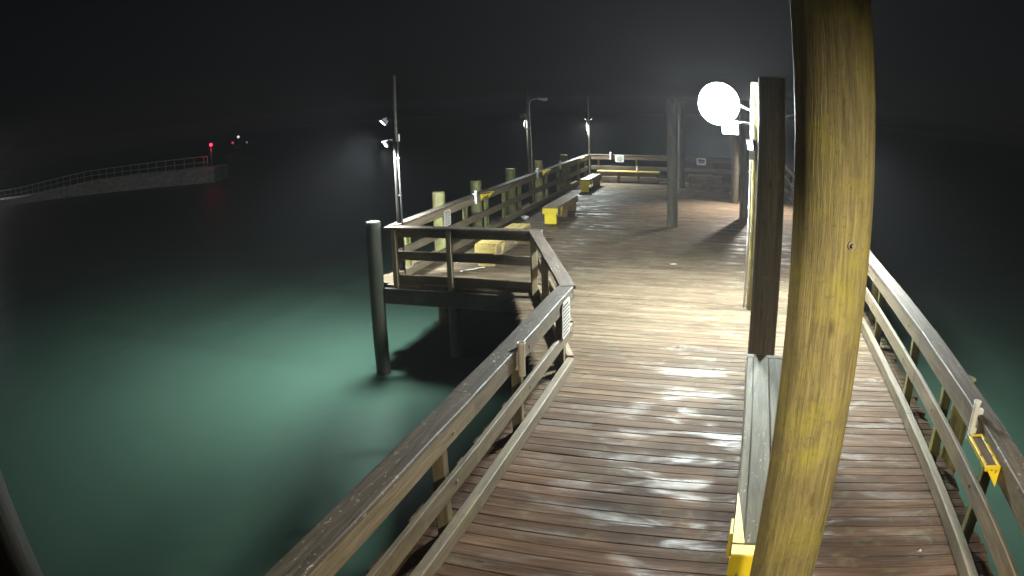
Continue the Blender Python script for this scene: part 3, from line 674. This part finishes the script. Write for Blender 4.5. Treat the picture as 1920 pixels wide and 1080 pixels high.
mb = MB(); mb.tube([(0, 0, 1.9), (0, 0, 1.96)], .13, 12); mb.build('base_plate', M['darkmetal'], bc)
mb = MB(); mb.tube([(0, 0, 1.96), (0, 0, 2.08), (0, 0, 2.2)], .15, 12, .12); mb.build('lens', M['lens_red'], bc)
mb = MB(); mb.tube([(0, 0, 2.2), (0, 0, 2.28)], .12, 12, .04); mb.build('cap', M['darkmetal'], bc)
ld = bpy.data.lights.new('beacon_light', 'POINT'); ld.energy = 14; ld.color = (1, .02, .06); ld.shadow_soft_size = .2; link('beacon_light', ld, bc, (.25, -.3, 2.08))
mk = thing('jetty_marker', 'small white marker on the face of the jetty', 'marker', J0 + JD * -5.3 - JN * .13 + Vector((0, 0, -1.55)))
mb = MB(); mb.box((0, 0, .22), (.16, .10, .36), math.atan2(JD.y, JD.x)); mb.build('plate', M['signwhite'], mk)
mb = MB(); mb.tube([(0, 0, -.2), (0, 0, .1)], .03, 8); mb.build('stem', M['metal'], mk)

jl = thing('jetty_lamp', 'lamp post standing on the jetty, left of the view', 'lamp post', J0 + JD * -27.5 + JN * 1.6 + Vector((0, 0, jtop(-27.5))))
mb = MB(); mb.tube([(0, 0, 0), (0, 0, 4.2), (0, 0, 4.5), (.1, -.3, 4.62), (.2, -.8, 4.64)], .06, 8, .035); mb.build('post', M['metal'], jl)
mb = MB(); mb.box((.24, -.95, 4.63), (.2, .42, .08), .25); mb.build('lamp_head', M['darkmetal'], jl)
mb = MB(); mb.box((.24, -.95, 4.582), (.15, .34, .012), .25); mb.build('lens', M['lens_dim'], jl)
ld = bpy.data.lights.new('jetty_lamp_light', 'POINT'); ld.energy = 1800; ld.color = (.95, .98, 1); ld.shadow_soft_size = .1; link('jetty_lamp_light', ld, jl, (.24, -1.0, 4.4))

# ------------------------------------------------------------------ boat
bt = thing('boat', 'distant small boat showing red and white lights beyond the jetty', 'boat', (-67.9, 80.1, WATER_Z), math.atan2(80.8 - 79.4, -67.0 + 68.7))
mb = MB(); vs = []
secs = [(-2.4, .75, .75), (-1.0, .9, .78), (.6, .85, .85), (1.7, .5, .95), (2.4, .05, 1.05)]
for (x, hw, h_) in secs: vs += [(x, -hw, h_), (x, -hw * .7, -.1), (x, 0, -.3), (x, hw * .7, -.1), (x, hw, h_)]
mb.add(vs, [(k_ * 5 + i, k_ * 5 + i + 1, (k_ + 1) * 5 + i + 1, (k_ + 1) * 5 + i) for k_ in range(4) for i in range(4)] + [(4, 3, 2, 1, 0)] + [(k_ * 5, (k_ + 1) * 5, (k_ + 1) * 5 + 4, k_ * 5 + 4) for k_ in range(4)])
mb.build('hull', M['ink'], bt)
mb = MB(); mb.box((-.3, 0, 1.35), (1.5, 1.1, 1.1)); cb = mb.build('cabin', M['darkconduit'], bt)
mb = MB(); mb.box((-.3, -.56, 1.55), (1.1, .02, .4)); mb.build('window', M['ink'], cb)
mb = MB(); mb.tube([(-.1, 0, 1.9), (-.1, 0, 3.0)], .04, 8); mb.build('mast', M['metal'], bt)
def blob(p, r, mat, nm):
    mb = MB(); n = 8; vs = []
    for k_ in range(7):
        a = math.pi * k_ / 6
        for i in range(n): b = 2 * math.pi * i / n; vs.append((p[0] + r * math.sin(a) * math.cos(b), p[1] + r * math.sin(a) * math.sin(b), p[2] + r * math.cos(a)))
    mb.add(vs, [(k_ * n + i, k_ * n + (i + 1) % n, (k_ + 1) * n + (i + 1) % n, (k_ + 1) * n + i) for k_ in range(6) for i in range(n)], True); mb.build(nm, mat, bt)
blob((-.98, -.62, 2.28), .20, M['lens_red_dim'], 'side_light')
blob((-.1, 0, 3.05), .20, M['lens_white_dim'], 'masthead_light')
blob((1.2, -.3, 2.1), .15, M['lens_faint'], 'deck_light')

# ------------------------------------------------------------------ sea haze lit by the lamps
mb = MB(); mb.box((0, 0, 0), (812, 812, 13))
hz = mb.build('haze', None, None, (0, 0, 1.0))
hm = bpy.data.materials.new('thin sea haze'); hm.use_nodes = True; t = hm.node_tree; t.nodes.clear()
pv = t.nodes.new('ShaderNodeVolumePrincipled'); pv.inputs['Density'].default_value = HAZE_DENSITY; pv.inputs['Color'].default_value = (.97, .92, 1, 1); pv.inputs['Anisotropy'].default_value = 0.25
ou = t.nodes.new('ShaderNodeOutputMaterial'); t.links.new(pv.outputs[0], ou.inputs['Volume'])
hz.data.materials.clear(); hz.data.materials.append(hm); hz['kind'] = 'stuff'; hz['label'] = 'thin night haze glowing around the lamps'
